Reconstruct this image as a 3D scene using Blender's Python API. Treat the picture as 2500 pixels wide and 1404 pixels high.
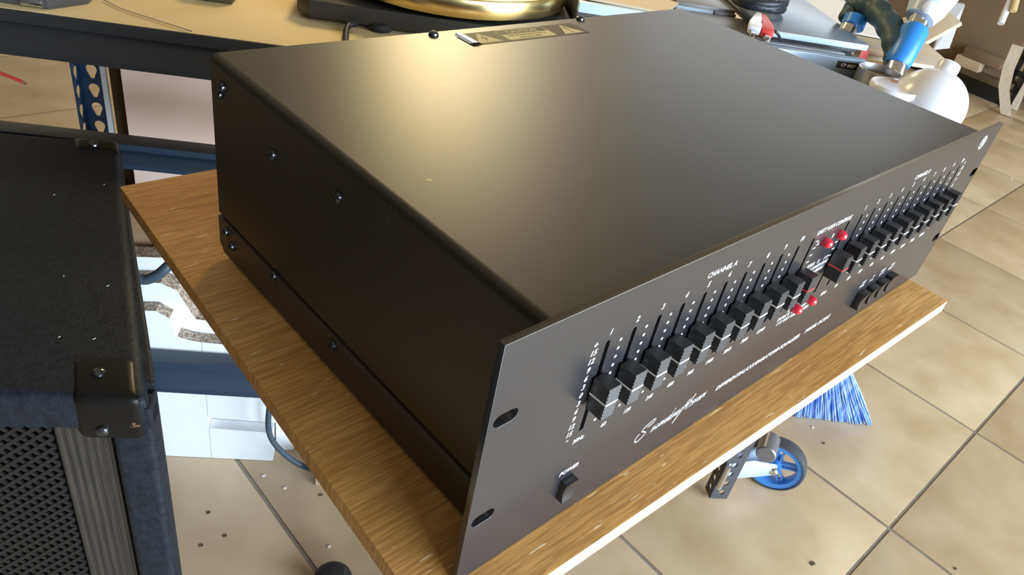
import bpy, bmesh, math, random
from mathutils import Vector, Matrix
random.seed(7)
for o in list(bpy.data.objects): bpy.data.objects.remove(o)
S = bpy.context.scene
COL = S.collection
# ------------------------------------------------------------------ camera
# Working units are millimetres; z = 0 is the top of the wooden board, the floor lies FL below it.
FL = 650.0
CP = Vector((-145.167, -126.10, 289.80))
AZ, EL, RO, FPX = math.radians(41.492), math.radians(-34.7296), math.radians(11.7148), 1851.63
fw = Vector((math.cos(AZ)*math.cos(EL), math.sin(AZ)*math.cos(EL), math.sin(EL)))
r0 = fw.cross(Vector((0, 0, 1))).normalized(); u0 = r0.cross(fw)
rt = r0*math.cos(RO) + u0*math.sin(RO); up = -r0*math.sin(RO) + u0*math.cos(RO)
cam = bpy.data.cameras.new('camera'); camo = bpy.data.objects.new('camera', cam); COL.objects.link(camo)
cam.sensor_width = 36; cam.lens = FPX/2500*36; cam.clip_start = 0.01; cam.clip_end = 60
M = Matrix((rt, up, -fw)).transposed().to_4x4(); M.translation = Vector((CP.x, CP.y, CP.z+FL))/1000
camo.matrix_world = M
S.camera = camo
# ------------------------------------------------------------------ world, daylight, exposure
S.view_settings.view_transform = 'Standard'; S.view_settings.look = 'None'
S.view_settings.gamma = 1; S.view_settings.use_curve_mapping = False
S.view_settings.exposure = 0.10
W = bpy.data.worlds.new('world'); S.world = W; W.use_nodes = True
W.node_tree.nodes['Background'].inputs[0].default_value = (1.0, 0.82, 0.58, 1)
W.node_tree.nodes['Background'].inputs[1].default_value = 0.30
def area(name, loc, target, sx, sy, power, col):
    l = bpy.data.lights.new(name, 'AREA'); l.shape = 'RECTANGLE'; l.size = sx; l.size_y = sy
    l.energy = power; l.color = col
    o = bpy.data.objects.new(name, l); COL.objects.link(o); o.location = loc
    o.rotation_euler = (Vector(target)-Vector(loc)).to_track_quat('-Z', 'Y').to_euler()
    return o
area('doorway_daylight', (0.95, -3.4, 1.25), (0.3, 0.2, 0.6), 3.8, 2.4, 440, (0.72, 0.86, 1.0))
area('side_window_daylight', (5.4, 2.6, 1.95), (0.6, 0.3, 0.7), 2.4, 1.3, 26, (0.80, 0.90, 1.0))
def bulb(name, loc, power, col, r):
    l = bpy.data.lights.new(name, 'POINT'); l.energy = power; l.color = col; l.shadow_soft_size = r
    o = bpy.data.objects.new(name, l); COL.objects.link(o); o.location = loc; return o
bulb('bench_bulb', (0.60, 0.82, 1.07), 8.5, (1.0, 0.76, 0.38), 0.08)
bulb('ceiling_bulb', (3.2, 3.4, 2.5), 90, (1.0, 0.82, 0.55), 0.15)

# ------------------------------------------------------------------ pixel -> point helpers (photo frame 2500 x 1404)
def ray(px, py): return fw + rt*((px-1250)/FPX) - up*((py-702)/FPX)
def atz(px, py, z): d = ray(px, py); return CP + d*((z-CP.z)/d.z)
def atd(px, py, dep): return CP + ray(px, py)*dep
TH = math.radians(-37); BU = Vector((math.cos(TH), math.sin(TH), 0)); BV = Vector((-math.sin(TH), math.cos(TH), 0))
def B(u, v, z): return BU*u + BV*v + Vector((0, 0, z))        # bench frame: u to the right, v to the back
def onv(px, py, v): d = ray(px, py); return CP + d*((v-CP.dot(BV))/d.dot(BV))
def Wm(p): return Vector((p[0], p[1], p[2]+FL))/1000

# ------------------------------------------------------------------ materials
def mat(name, col, rough=0.5, metal=0.0, spec=0.5, col2=None, scale=40.0, stretch=(1, 1, 1), lo=0.35, hi=0.65, bump=0.0, bscale=None, coat=0.0, alpha=None, trans=0.0, detail=4, rvar=False):
    m = bpy.data.materials.new(name); m.use_nodes = True
    N = m.node_tree.nodes; L = m.node_tree.links; b = N['Principled BSDF']
    def c4(c): return (c[0], c[1], c[2], 1)
    b.inputs['Base Color'].default_value = c4(col); b.inputs['Roughness'].default_value = rough
    b.inputs['Metallic'].default_value = metal; b.inputs['Specular IOR Level'].default_value = spec
    b.inputs['Coat Weight'].default_value = coat; b.inputs['Transmission Weight'].default_value = trans
    tc = N.new('ShaderNodeTexCoord'); mp = N.new('ShaderNodeMapping'); mp.inputs['Scale'].default_value = stretch
    L.new(tc.outputs['Object'], mp.inputs['Vector'])
    if rvar:
        o2 = N.new('ShaderNodeObjectInfo'); vm = N.new('ShaderNodeVectorMath'); vm.operation = 'SCALE'; vm.inputs[0].default_value = (31.0, 17.0, 7.0)
        L.new(o2.outputs['Random'], vm.inputs['Scale']); L.new(vm.outputs[0], mp.inputs['Location'])
    if col2 is not None:
        n = N.new('ShaderNodeTexNoise'); n.inputs['Scale'].default_value = scale; n.inputs['Detail'].default_value = detail
        L.new(mp.outputs[0], n.inputs['Vector'])
        r = N.new('ShaderNodeValToRGB'); r.color_ramp.elements[0].position = lo; r.color_ramp.elements[1].position = hi
        r.color_ramp.elements[0].color = c4(col); r.color_ramp.elements[1].color = c4(col2)
        L.new(n.outputs['Fac'], r.inputs['Fac']); out = r.outputs[0]
        if rvar:
            oi = N.new('ShaderNodeObjectInfo'); hv = N.new('ShaderNodeHueSaturation')
            mr = N.new('ShaderNodeMapRange'); mr.inputs['To Min'].default_value = 0.9; mr.inputs['To Max'].default_value = 1.06
            L.new(oi.outputs['Random'], mr.inputs['Value']); L.new(mr.outputs[0], hv.inputs['Value']); L.new(out, hv.inputs['Color']); out = hv.outputs[0]
        L.new(out, b.inputs['Base Color'])
    if bump:
        n2 = N.new('ShaderNodeTexNoise'); n2.inputs['Scale'].default_value = bscale or scale*3; n2.inputs['Detail'].default_value = 3
        L.new(mp.outputs[0], n2.inputs['Vector'])
        bp = N.new('ShaderNodeBump'); bp.inputs['Strength'].default_value = bump; bp.inputs['Distance'].default_value = 0.001
        L.new(n2.outputs['Fac'], bp.inputs['Height']); L.new(bp.outputs[0], b.inputs['Normal'])
    return m
MT = {}
MT['tile'] = mat('beige_ceramic', (0.50, 0.355, 0.20), 0.34, col2=(0.68, 0.53, 0.345), scale=8, lo=0.3, hi=0.7, bump=0.12, bscale=90, detail=7, rvar=True)
MT['grout'] = mat('grout', (0.24, 0.20, 0.15), 0.9, col2=(0.30, 0.26, 0.2), scale=30)
MT['cover'] = mat('satin_black_paint', (0.017, 0.0135, 0.0075), 0.43, spec=0.66, bump=0.03, bscale=900)
MT['panel'] = mat('black_anodised', (0.020, 0.021, 0.026), 0.29, spec=1.0, bump=0.03, bscale=1200)
MT['edgecatch'] = mat('aluminium_edge_highlight', (0.20, 0.17, 0.13), 0.42, metal=0.6)  # paler metal that paints in the light caught by the panel's top edge
MT['pan'] = mat('black_pan_paint', (0.038, 0.033, 0.028), 0.45, spec=0.5)
MT['black'] = mat('black_plastic', (0.012, 0.012, 0.013), 0.45)
MT['knob'] = mat('slider_plastic', (0.016, 0.017, 0.020), 0.34, spec=0.8)
MT['void'] = mat('slot_interior', (0.004, 0.004, 0.004), 0.9, spec=0.1)
MT['white'] = mat('white_print', (0.86, 0.87, 0.88), 0.6)
MT['linewhite'] = mat('white_line', (0.80, 0.82, 0.80), 0.5)
MT['linered'] = mat('red_line', (0.72, 0.07, 0.06), 0.5)
MT['led'] = mat('red_led_plastic', (0.72, 0.02, 0.05), 0.12, spec=0.7, coat=0.6)
MT['screw'] = mat('black_chrome', (0.10, 0.11, 0.13), 0.16, metal=0.9)
MT['recess'] = mat('screw_recess', (0.01, 0.01, 0.01), 0.6)
MT['labeldark'] = mat('label_film', (0.050, 0.038, 0.016), 0.6, spec=0.25)
MT['labelgold'] = mat('label_gold_print', (0.62, 0.50, 0.25), 0.7, spec=0.2)
MT['rubber'] = mat('black_rubber', (0.015, 0.015, 0.016), 0.75)
MT['chrome'] = mat('bright_metal', (0.75, 0.77, 0.80), 0.18, metal=1.0)
MT['steel'] = mat('dull_steel', (0.45, 0.46, 0.48), 0.35, metal=0.9)
MT['shelftop'] = mat('cream_shelf_board', (0.70, 0.53, 0.26), 0.5, col2=(0.78, 0.62, 0.34), scale=6, stretch=(1, 1, 1), bump=0.02)
MT['beamblack'] = mat('black_beam_paint', (0.030, 0.030, 0.032), 0.42, spec=0.5)
MT['beamblue'] = mat('blue_grey_beam_paint', (0.030, 0.048, 0.080), 0.42, spec=0.5)
MT['postblue'] = mat('blue_post_paint', (0.045, 0.13, 0.34), 0.40, spec=0.5)
MT['postgrey'] = mat('grey_post_paint', (0.060, 0.062, 0.072), 0.42, spec=0.5)
MT['pinkcard'] = mat('pinkish_cardboard', (0.80, 0.60, 0.50), 0.75, col2=(0.84, 0.65, 0.55), scale=14)
MT['browncard'] = mat('brown_cardboard', (0.26, 0.165, 0.08), 0.8, col2=(0.32, 0.21, 0.11), scale=10)
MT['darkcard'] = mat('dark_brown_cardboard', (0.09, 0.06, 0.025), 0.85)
MT['tancard'] = mat('tan_cardboard', (0.56, 0.44, 0.29), 0.8, col2=(0.60, 0.49, 0.34), scale=9)
MT['whitecard'] = mat('white_cardboard', (0.80, 0.83, 0.87), 0.7)
MT['paper'] = mat('white_paper', (0.86, 0.86, 0.86), 0.7)
MT['flute'] = mat('corrugated_edge', (0.20, 0.15, 0.11), 0.9, col2=(0.46, 0.38, 0.30), scale=230, stretch=(1.0, 1.0, 1.0), lo=0.42, hi=0.58)
MT['tolex'] = mat('black_tolex', (0.008, 0.011, 0.016), 0.55, spec=0.24, col2=(0.014, 0.019, 0.027), scale=160, bump=0.5, bscale=420)
MT['corner'] = mat('worn_black_metal', (0.005, 0.005, 0.005), 0.36, metal=0.0, spec=0.28, col2=(0.33, 0.17, 0.10), scale=70, lo=0.68, hi=0.74)
MT['grille'] = mat('grille_steel', (0.022, 0.022, 0.022), 0.38, metal=0.4)
MT['strip'] = mat('ribbed_strip', (0.030, 0.027, 0.024), 0.45, col2=(0.05, 0.042, 0.034), scale=60, stretch=(8, 8, 0.4))
MT['gold'] = mat('brushed_gold', (0.82, 0.66, 0.30), 0.24, metal=1.0)
MT['plinth'] = mat('black_plinth', (0.035, 0.033, 0.028), 0.38)
MT['gearblue'] = mat('blue_grey_metal', (0.24, 0.31, 0.40), 0.32, metal=0.35)
MT['gearedge'] = mat('pale_blue_trim', (0.50, 0.66, 0.82), 0.35)
MT['geardark'] = mat('dark_grey_plastic', (0.075, 0.075, 0.08), 0.4)
MT['geargrey'] = mat('grey_metal', (0.22, 0.22, 0.235), 0.34, metal=0.4)
MT['bluegrip'] = mat('bright_blue_plastic', (0.03, 0.24, 0.72), 0.35)
MT['darkgrip'] = mat('dark_teal_grip', (0.035, 0.075, 0.10), 0.5)
MT['paleblue'] = mat('pale_blue_plastic', (0.52, 0.66, 0.86), 0.35)
MT['opal'] = mat('opal_white_plastic', (0.82, 0.84, 0.90), 0.25, spec=0.6)
MT['redwire'] = mat('red_insulation', (0.60, 0.045, 0.035), 0.45)
MT['cable'] = mat('black_cable', (0.018, 0.022, 0.028), 0.45)
MT['greycable'] = mat('slate_cable', (0.05, 0.075, 0.10), 0.45)
MT['casterblue'] = mat('blue_wheel_plastic', (0.06, 0.25, 0.66), 0.35)
MT['tyre'] = mat('grey_tyre_rubber', (0.055, 0.06, 0.07), 0.55)
MT['fork'] = mat('pale_zinc', (0.52, 0.62, 0.76), 0.35, metal=0.3)
MT['bristle'] = mat('blue_bristle', (0.10, 0.27, 0.80), 0.4, col2=(0.42, 0.58, 0.92), scale=120, stretch=(1, 1, 0.15))
MT['broomcap'] = mat('broom_block', (0.05, 0.10, 0.35), 0.5)
MT['paleply'] = mat('pale_ply_edge', (0.52, 0.39, 0.27), 0.6, col2=(0.60, 0.48, 0.36), scale=30, stretch=(0.3, 6, 20))
MT['timber'] = mat('pale_timber', (0.44, 0.36, 0.25), 0.6, col2=(0.52, 0.44, 0.32), scale=20, stretch=(4, 4, 0.4))
MT['block'] = mat('pine_block', (0.56, 0.42, 0.32), 0.7)
MT['orange'] = mat('orange_print', (0.80, 0.30, 0.12), 0.6)
MT['clear'] = mat('clear_lid_plastic', (0.80, 0.83, 0.82), 0.15)
MT['redsticker'] = mat('red_sticker', (0.75, 0.10, 0.10), 0.5)
MT['lint'] = mat('white_fleck', (0.8, 0.78, 0.72), 0.8)
MT['grit'] = mat('dark_grit', (0.10, 0.07, 0.04), 0.9)

def wood(name):
    m = bpy.data.materials.new(name); m.use_nodes = True
    N = m.node_tree.nodes; L = m.node_tree.links; b = N['Principled BSDF']
    b.inputs['Roughness'].default_value = 0.42
    tc = N.new('ShaderNodeTexCoord')
    def noise(sc, st, det=5):
        mp = N.new('ShaderNodeMapping'); mp.inputs['Scale'].default_value = st; L.new(tc.outputs['Object'], mp.inputs[0])
        n = N.new('ShaderNodeTexNoise'); n.inputs['Scale'].default_value = sc; n.inputs['Detail'].default_value = det; L.new(mp.outputs[0], n.inputs[0]); return n.outputs['Fac']
    def ramp(f, p0, c0, p1, c1):
        r = N.new('ShaderNodeValToRGB'); e = r.color_ramp.elements
        e[0].position = p0; e[0].color = (*c0, 1); e[1].position = p1; e[1].color = (*c1, 1); L.new(f, r.inputs[0]); return r.outputs[0]
    def mix(f, a, c, t='MIX'):
        x = N.new('ShaderNodeMix'); x.data_type = 'RGBA'; x.blend_type = t
        if isinstance(f, float): x.inputs[0].default_value = f
        else: L.new(f, x.inputs[0])
        for sock, val in ((x.inputs[6], a), (x.inputs[7], c)):
            if isinstance(val, tuple): sock.default_value = (*val, 1)
            else: L.new(val, sock)
        return x.outputs[2]
    base = ramp(noise(9, (0.7, 3.0, 1)), 0.3, (0.52, 0.25, 0.062), 0.7, (0.66, 0.37, 0.115))
    fine = ramp(noise(42, (1, 18, 1), 8), 0.40, (0.62, 0.56, 0.52), 0.60, (1.0, 1.0, 1.0))
    c = mix(0.75, base, fine, 'MULTIPLY')
    dark = ramp(noise(55, (0.8, 7, 1), 3), 0.62, (0, 0, 0), 0.74, (0.7, 0.7, 0.7))
    c = mix(dark, c, (0.33, 0.155, 0.045))
    scr = ramp(noise(60, (0.9, 9, 1), 2), 0.69, (0, 0, 0), 0.73, (1, 1, 1))
    c = mix(scr, c, (0.80, 0.60, 0.34))
    L.new(c, b.inputs['Base Color'])
    bp = N.new('ShaderNodeBump'); bp.inputs['Strength'].default_value = 0.25; bp.inputs['Distance'].default_value = 0.0006
    L.new(noise(40, (1, 14, 1), 4), bp.inputs['Height']); L.new(bp.outputs[0], b.inputs['Normal'])
    return m
MT['veneer'] = wood('brown_wood_veneer')

# ------------------------------------------------------------------ mesh helpers
class G:
    def __init__(s): s.v = []; s.f = []; s.m = []
    def add(s, vs, fs, mi=0):
        k = len(s.v); s.v += [tuple(x) for x in vs]
        for f in fs: s.f.append(tuple(i+k for i in f)); s.m.append(mi)
        return s
    def obox(s, o, a, b, c, mi=0):                       # corner o, edge vectors a b c
        o, a, b, c = Vector(o), Vector(a), Vector(b), Vector(c)
        if a.cross(b).dot(c) < 0: a, b = b, a
        vs = [o, o+a, o+a+b, o+b, o+c, o+a+c, o+a+b+c, o+b+c]
        return s.add(vs, [(3, 2, 1, 0), (4, 5, 6, 7), (0, 1, 5, 4), (1, 2, 6, 5), (2, 3, 7, 6), (3, 0, 4, 7)], mi)
    def box(s, x0, x1, y0, y1, z0, z1, mi=0): return s.obox((x0, y0, z0), (x1-x0, 0, 0), (0, y1-y0, 0), (0, 0, z1-z0), mi)
    def bbox(s, u0_, u1, v0, v1, z0, z1, mi=0): return s.obox(B(u0_, v0, z0), BU*(u1-u0_), BV*(v1-v0), (0, 0, z1-z0), mi)
    def prism(s, poly, d, mi=0, mitop=None, miside=None):
        poly = [Vector(p) for p in poly]; d = Vector(d); n = len(poly)
        nrm = sum((poly[i].cross(poly[(i+1) % n]) for i in range(n)), Vector())
        if nrm.dot(d) < 0: poly.reverse()
        vs = poly + [p+d for p in poly]
        s.add(vs, [tuple(range(n-1, -1, -1)), tuple(range(n, 2*n))], mi)
        k = len(s.v)-2*n
        for i in range(n):
            j = (i+1) % n; s.f.append((k+i, k+j, k+n+j, k+n+i)); s.m.append(mi if miside is None else miside)
        return s
    def tube(s, path, r, n=10, mi=0, cap=True):
        path = [Vector(p) for p in path]; rs = r if isinstance(r, (list, tuple)) else [r]*len(path)
        t = (path[1]-path[0]).normalized(); a = t.orthogonal().normalized(); k = len(s.v); rings = []
        for i, p in enumerate(path):
            t2 = (path[min(i+1, len(path)-1)]-path[max(i-1, 0)]).normalized()
            a = (a - t2*a.dot(t2)).normalized(); b = t2.cross(a)
            s.v += [tuple(p+(a*math.cos(q)+b*math.sin(q))*rs[i]) for q in (2*math.pi*j/n for j in range(n))]
        for i in range(len(path)-1):
            for j in range(n):
                j2 = (j+1) % n; s.f.append((k+i*n+j, k+i*n+j2, k+(i+1)*n+j2, k+(i+1)*n+j)); s.m.append(mi)
        if cap:
            s.f.append(tuple(k+j for j in range(n-1, -1, -1))); s.m.append(mi)
            e = k+(len(path)-1)*n; s.f.append(tuple(e+j for j in range(n))); s.m.append(mi)
        return s
    def lathe(s, prof, o, ax, n=32, mi=0, cap=True):      # prof: (radius, height along ax)
        o = Vector(o); ax = Vector(ax).normalized(); a = ax.orthogonal().normalized(); b = ax.cross(a); k = len(s.v)
        for r, h in prof:
            s.v += [tuple(o+ax*h+(a*math.cos(q)+b*math.sin(q))*max(r, 0.01)) for q in (2*math.pi*j/n for j in range(n))]
        for i in range(len(prof)-1):
            for j in range(n):
                j2 = (j+1) % n; s.f.append((k+i*n+j, k+i*n+j2, k+(i+1)*n+j2, k+(i+1)*n+j)); s.m.append(mi)
        if cap:
            s.f.append(tuple(k+j for j in range(n-1, -1, -1))); s.m.append(mi)
            e = k+(len(prof)-1)*n; s.f.append(tuple(e+j for j in range(n))); s.m.append(mi)
        return s
    def mesh(s, name, org=(0, 0, 0), bevel=0, seg=2, smooth=False, absolute=True):
        me = bpy.data.meshes.new(name); ox = Vector(org)
        me.from_pydata([tuple((Vector(v)-ox)/1000) for v in s.v], [], s.f)
        for p, m in zip(me.polygons, s.m): p.material_index = m
        bm = bmesh.new(); bm.from_mesh(me)
        if bevel:
            ed = [e for e in bm.edges if len(e.link_faces) == 2 and e.calc_face_angle(0) > 0.5]
            bmesh.ops.bevel(bm, geom=ed, offset=bevel/1000, segments=seg, affect='EDGES', clamp_overlap=True, profile=0.6)
        bmesh.ops.recalc_face_normals(bm, faces=bm.faces)
        bm.to_mesh(me); bm.free()
        if smooth or bevel:
            for p in me.polygons: p.use_smooth = True
            me.set_sharp_from_angle(angle=math.radians(38))
        return me
ORG = {}
def link(name, me, mats, parent=None, loc=None):
    o = bpy.data.objects.new(name, me); COL.objects.link(o)
    if me is not None and not me.materials:
        for m in (mats if isinstance(mats, (list, tuple)) else [mats]): me.materials.append(MT[m])
    if parent is not None: o.parent = parent
    if loc is not None: o.location = loc
    return o
def part(name, g, mats, root, bevel=0, smooth=False, seg=2, under=None):
    """mesh of a part in working millimetres; root is the thing, under is the part that carries a sub-part"""
    me = g.mesh(name, ORG[root.name], bevel, seg, smooth)
    return link(name, me, mats, under or root)
def tag(o, label, cat=None, group=None, kind=None):
    if label: o['label'] = label
    if cat: o['category'] = cat
    if group: o['group'] = group
    if kind: o['kind'] = kind
    return o
def thing(name, base, label, cat, group=None):
    o = bpy.data.objects.new(name, None); COL.objects.link(o); o.location = Wm(base); o.empty_display_size = 0.05
    ORG[o.name] = Vector(base); return tag(o, label, cat, group)
def single(name, base, g, mats, label, cat, group=None, bevel=0, smooth=False, kind=None):
    o = link(name, g.mesh(name, base, bevel, 2, smooth), mats, None, Wm(base)); ORG[o.name] = Vector(base)
    return tag(o, label, cat, group, kind)
def box_parts(): pass
def curve(pts, n=8):                                       # Catmull-Rom
    pts = [Vector(p) for p in pts]; P = [pts[0]]+pts+[pts[-1]]; out = []
    for i in range(1, len(P)-2):
        for k in range(n):
            t = k/n; a, b, c, d = P[i-1], P[i], P[i+1], P[i+2]
            out.append(0.5*((2*b)+(c-a)*t+(2*a-5*b+4*c-d)*t*t+(3*b-a-3*c+d)*t**3))
    return out+[pts[-1]]

# ------------------------------------------------------------------ floor
FO = (900, 700, -FL)
fg = G().box(-3000, 9000, -5000, 8000, -FL-60, -FL-1.6)
floor = link('floor', fg.mesh('floor', FO), 'grout', None, Wm(FO)); floor['kind'] = 'structure'; floor['label'] = 'beige tiled workshop floor with grey joints'
tl = G().box(-197, 197, -197, 197, -12, 0).mesh('tile', (0, 0, 0), 1.2)
tl.materials.append(MT['tile'])
nt = 0
for i in range(-2, 15):
    for j in range(-4, 12):
        x, y = 183.8+400*i+200, -60+400*j+200
        q = Vector((x, y, -FL))-CP
        dep = q.dot(fw); 
        if dep < 200: continue
        sx, sy = 1250+FPX*q.dot(rt)/dep, 702-FPX*q.dot(up)/dep
        if not (-900 < sx < 3400 and -700 < sy < 2900): continue
        o = link('tile', tl, 'tile', floor, (Vector((x, y, -FL))-Vector(FO))/1000); nt += 1
        if nt >= 300: break
# joints beyond the single tiles
far = G()
for i in range(-8, 22):
    for j in range(-12, 20):
        x, y = 183.8+400*i+200, -60+400*j+200
        q = Vector((x, y, -FL))-CP; dep = q.dot(fw)
        if dep >= 200:
            sx, sy = 1250+FPX*q.dot(rt)/dep, 702-FPX*q.dot(up)/dep
            if -2 <= i < 15 and -4 <= j < 12 and (-900 < sx < 3400 and -700 < sy < 2900): continue
        far.box(x-197, x+197, y-197, y+197, -FL-12, -FL)
fo = link('tile_field', far.mesh('tile_field', FO), 'tile', floor); fo['kind'] = 'stuff'

# ------------------------------------------------------------------ walls, left light block
def wall(name, g, m):
    o = link(name, g.mesh(name, (0, 0, -FL)), m, None, (0, 0, 0)); o['kind'] = 'structure'; return o
MT['plaster'] = mat('warm_plaster', (0.72, 0.62, 0.45), 0.9, col2=(0.76, 0.66, 0.50), scale=2)
MT['lightblock'] = mat('dark_light_block', (0.05, 0.045, 0.04), 0.8)
wall('light_block_left', G().box(-1500, -1450, -900, 6500, -FL, 2000), 'lightblock')  # unseen dark sheet added to keep light off the equalizer's left side
wall('wall_back', G().box(-1500, 6800, 6500, 6550, -FL, 2000), 'plaster')
wall('wall_right', G().box(6750, 6800, -4000, 6500, -FL, 2000), 'plaster')

# ------------------------------------------------------------------ wooden board
bc = [Vector((-20, -19, 0)), Vector((468.5, -32.6, 0)), Vector((484, 368, 0)), Vector((-1, 378, 0))]
g = G().prism([p+Vector((0, 0, -11)) for p in bc], (0, 0, 11), 0)
board = single('wooden_board', (234, 170, -11), g, ['veneer', 'paleply'], 'scratched brown wooden board with pale plywood front edge under the black equalizer', 'board', bevel=1.0)
for p in board.data.polygons:
    if p.normal.y < -0.75: p.material_index = 1

# ------------------------------------------------------------------ swivel stool carrying the board
st = thing('swivel_stool', (234, 190, -FL), 'black swivel stool under the wooden board, only a round base foot showing', 'stool')
part('seat_plate', G().lathe([(150, -36), (160, -30), (160, -16), (150, -11.2)], (234, 190, 0), (0, 0, 1)), 'black', st, smooth=True)
part('column', G().lathe([(30, -FL+22), (28, -FL+80), (28, -330), (18, -325), (18, -34)], (234, 190, 0), (0, 0, 1), 20), 'chrome', st, smooth=True)
foot = atz(812, 1420, -FL+30)
a0 = math.atan2(foot.y-190, foot.x-234); rr = math.hypot(foot.y-190, foot.x-234)
for k in range(5):
    a = a0+k*2*math.pi/5; d = Vector((math.cos(a), math.sin(a), 0)); c0 = Vector((234, 190, -560))
    part('arm', G().tube([Vector((234, 190, -FL+42)), Vector((234, 190, -FL+26))+d*rr*0.5, Vector((234, 190, -FL+20))+d*rr*0.98], [20, 13, 10], 10), 'black', st, smooth=True)
    part('foot_ball', G().lathe([(0.1, -27), (14, -24), (24, -12), (27, 0), (24, 12), (14, 24), (0.1, 27)], Vector((234, 190, -FL+27.5))+d*rr, (0, 0, 1), 24), 'rubber', st, smooth=True)

# ------------------------------------------------------------------ equalizer
EQB = (241, 140, 0)
eq = thing('graphic_equalizer', EQB, 'black rack-mount graphic equalizer with rows of slider knobs on the wooden board', 'equalizer')
def rrect(x0, x1, z0, z1, r, y, corners=(1, 1, 1, 1), n=5):
    out = []
    for (cx, cz, a), c in zip(((x1-r, z1-r, 0), (x0+r, z1-r, 90), (x0+r, z0+r, 180), (x1-r, z0+r, 270)), corners):
        if c:
            for k in range(n+1):
                t = math.radians(a+90*k/n); out.append(Vector((cx+r*math.cos(t), y, cz+r*math.sin(t))))
        else: out.append(Vector(((x1 if a in (0, 270) else x0), y, (z1 if a in (0, 90) else z0))))
    return out
YB = 273.8
cover = part('chassis_cover', G().prism(rrect(24.2, 458.8, 29.6, 129.6, 5.0, 3.2, (1, 1, 0, 0), 7), (0, YB-3.2, 0)), 'cover', eq, smooth=True)
part('inner_seam', G().box(25.2, 457.8, 4, YB-1, 25, 32), 'void', eq)
panp = [Vector((23.4, 3.2, 2.6)), Vector((23.4, YB-6, 2.6)), Vector((23.4, YB, 8)), Vector((23.4, YB, 27.6)), Vector((23.4, 3.2, 27.6))]
part('bottom_pan', G().prism(panp, (436.2, 0, 0)), 'pan', eq, bevel=0.5)
for x in (60, 423):
    for y in (40, 240): part('rubber_foot', G().lathe([(8, 0), (8, 3)], (x, y, 0), (0, 0, 1), 16), 'rubber', eq)
# front panel with real cut-outs (filled 2D curve)
PW, PH = 483.0, 133.35
TRK = [60+16.5*i for i in range(10)] + [224.5, 264.5] + [280.6+16.58*i for i in range(10)]
ZT, ZB = 110.2, 58.9
def poly_spline(cu, pts):
    s = cu.splines.new('POLY'); s.points.add(len(pts)-1); s.use_cyclic_u = True
    for p, q in zip(s.points, pts): p.co = (q[0], q[1], 0, 1)
def slot(cx, cz, w, h):
    pts = []
    if h > w:
        for a in range(0, 181, 30): pts.append((cx+w/2*math.cos(math.radians(a)), cz+h/2-w/2+w/2*math.sin(math.radians(a))))
        for a in range(180, 361, 30): pts.append((cx+w/2*math.cos(math.radians(a)), cz-h/2+w/2+w/2*math.sin(math.radians(a))))
    else:
        for a in range(-90, 91, 30): pts.append((cx+w/2-h/2+h/2*math.cos(math.radians(a)), cz+h/2*math.sin(math.radians(a))))
        for a in range(90, 271, 30): pts.append((cx-w/2+h/2+h/2*math.cos(math.radians(a)), cz+h/2*math.sin(math.radians(a))))
    return [(p[0]/1000, p[1]/1000) for p in pts]
cu = bpy.data.curves.new('front_panel', 'CURVE'); cu.dimensions = '2D'; cu.fill_mode = 'BOTH'; cu.extrude = 0.0014; cu.bevel_depth = 0.0002
poly_spline(cu, [(0.0002, 0.0002), (PW/1000-0.0002, 0.0002), (PW/1000-0.0002, PH/1000-0.0002), (0.0002, PH/1000-0.0002)])
for x in TRK: poly_spline(cu, slot(x, (ZT+ZB)/2, 3.0, ZT-ZB))
for x in (8.6, PW-6.0):
    for z in (95.25, 38.1): poly_spline(cu, slot(x, z, 12.5, 6.6))
co = bpy.data.objects.new('tmp_panel', cu); COL.objects.link(co)
dg = bpy.context.evaluated_depsgraph_get(); me = bpy.data.meshes.new_from_object(co.evaluated_get(dg))
me.transform(Matrix.Translation(Vector((-EQB[0], -EQB[1]+1.6, -EQB[2]))/1000) @ Matrix.Rotation(math.pi/2, 4, 'X'))
bpy.data.objects.remove(co); me.name = 'front_panel'
panel = link('front_panel', me, ['panel', 'edgecatch'], eq)
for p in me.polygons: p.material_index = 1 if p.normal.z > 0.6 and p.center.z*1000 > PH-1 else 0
part('slot_backing', G().box(40, 450, 5.5, 7, 50, 118), 'void', eq)
# slider knobs: wedge-sided cap with ribbed front face and an indicator line
def knob_mesh():
    g = G(); w, d, h = 3.7, 9.4, 8.3
    pts = [(-1.0, -h), (-1.0, h), (-d, h)]
    nr = 9
    for k in range(nr):
        z1 = h-(2*h)*k/nr; z0 = h-(2*h)*(k+1)/nr
        if k: pts.append((-d, z1))
        pts += [(-d-0.62, z0+0.12), (-d, z0)]
    g.prism([Vector((-w, y, z)) for y, z in pts], (2*w, 0, 0))
    g.box(-1.0, 1.0, -2, 6, -4, 4)
    return g
km = knob_mesh().mesh('slider_knob', (0, 0, 0), 0)
km.materials.append(MT['knob'])
lg = G(); lg.box(-3.78, -3.68, -9.95, -0.8, -0.45, 0.45); lg.box(-3.78, 3.78, -10.0, -9.3, -0.45, 0.45); lg.box(3.68, 3.78, -9.95, -0.8, -0.45, 0.45)
lw = lg.mesh('indicator_line'); lw.materials.append(MT['linewhite']); lr = lw.copy(); lr.name = 'indicator_line'; lr.materials.clear(); lr.materials.append(MT['linered'])
KZ = [84.2, 84.2, 84.3, 84.1, 84.4, 84.2, 84.2, 84.3, 84.2, 84.2, 82.6, 82.8] + [84.3]*10
for i, (x, z) in enumerate(zip(TRK, KZ)):
    k = link('slider_knob', km, 'knob', eq, (Vector((x, 0, z))-Vector(EQB))/1000)
    red = i in (10, 11)
    link('indicator_line', lr if red else lw, 'linewhite', k)
    if red: k['label'] = 'black slider knob with a red indicator line'
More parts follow.
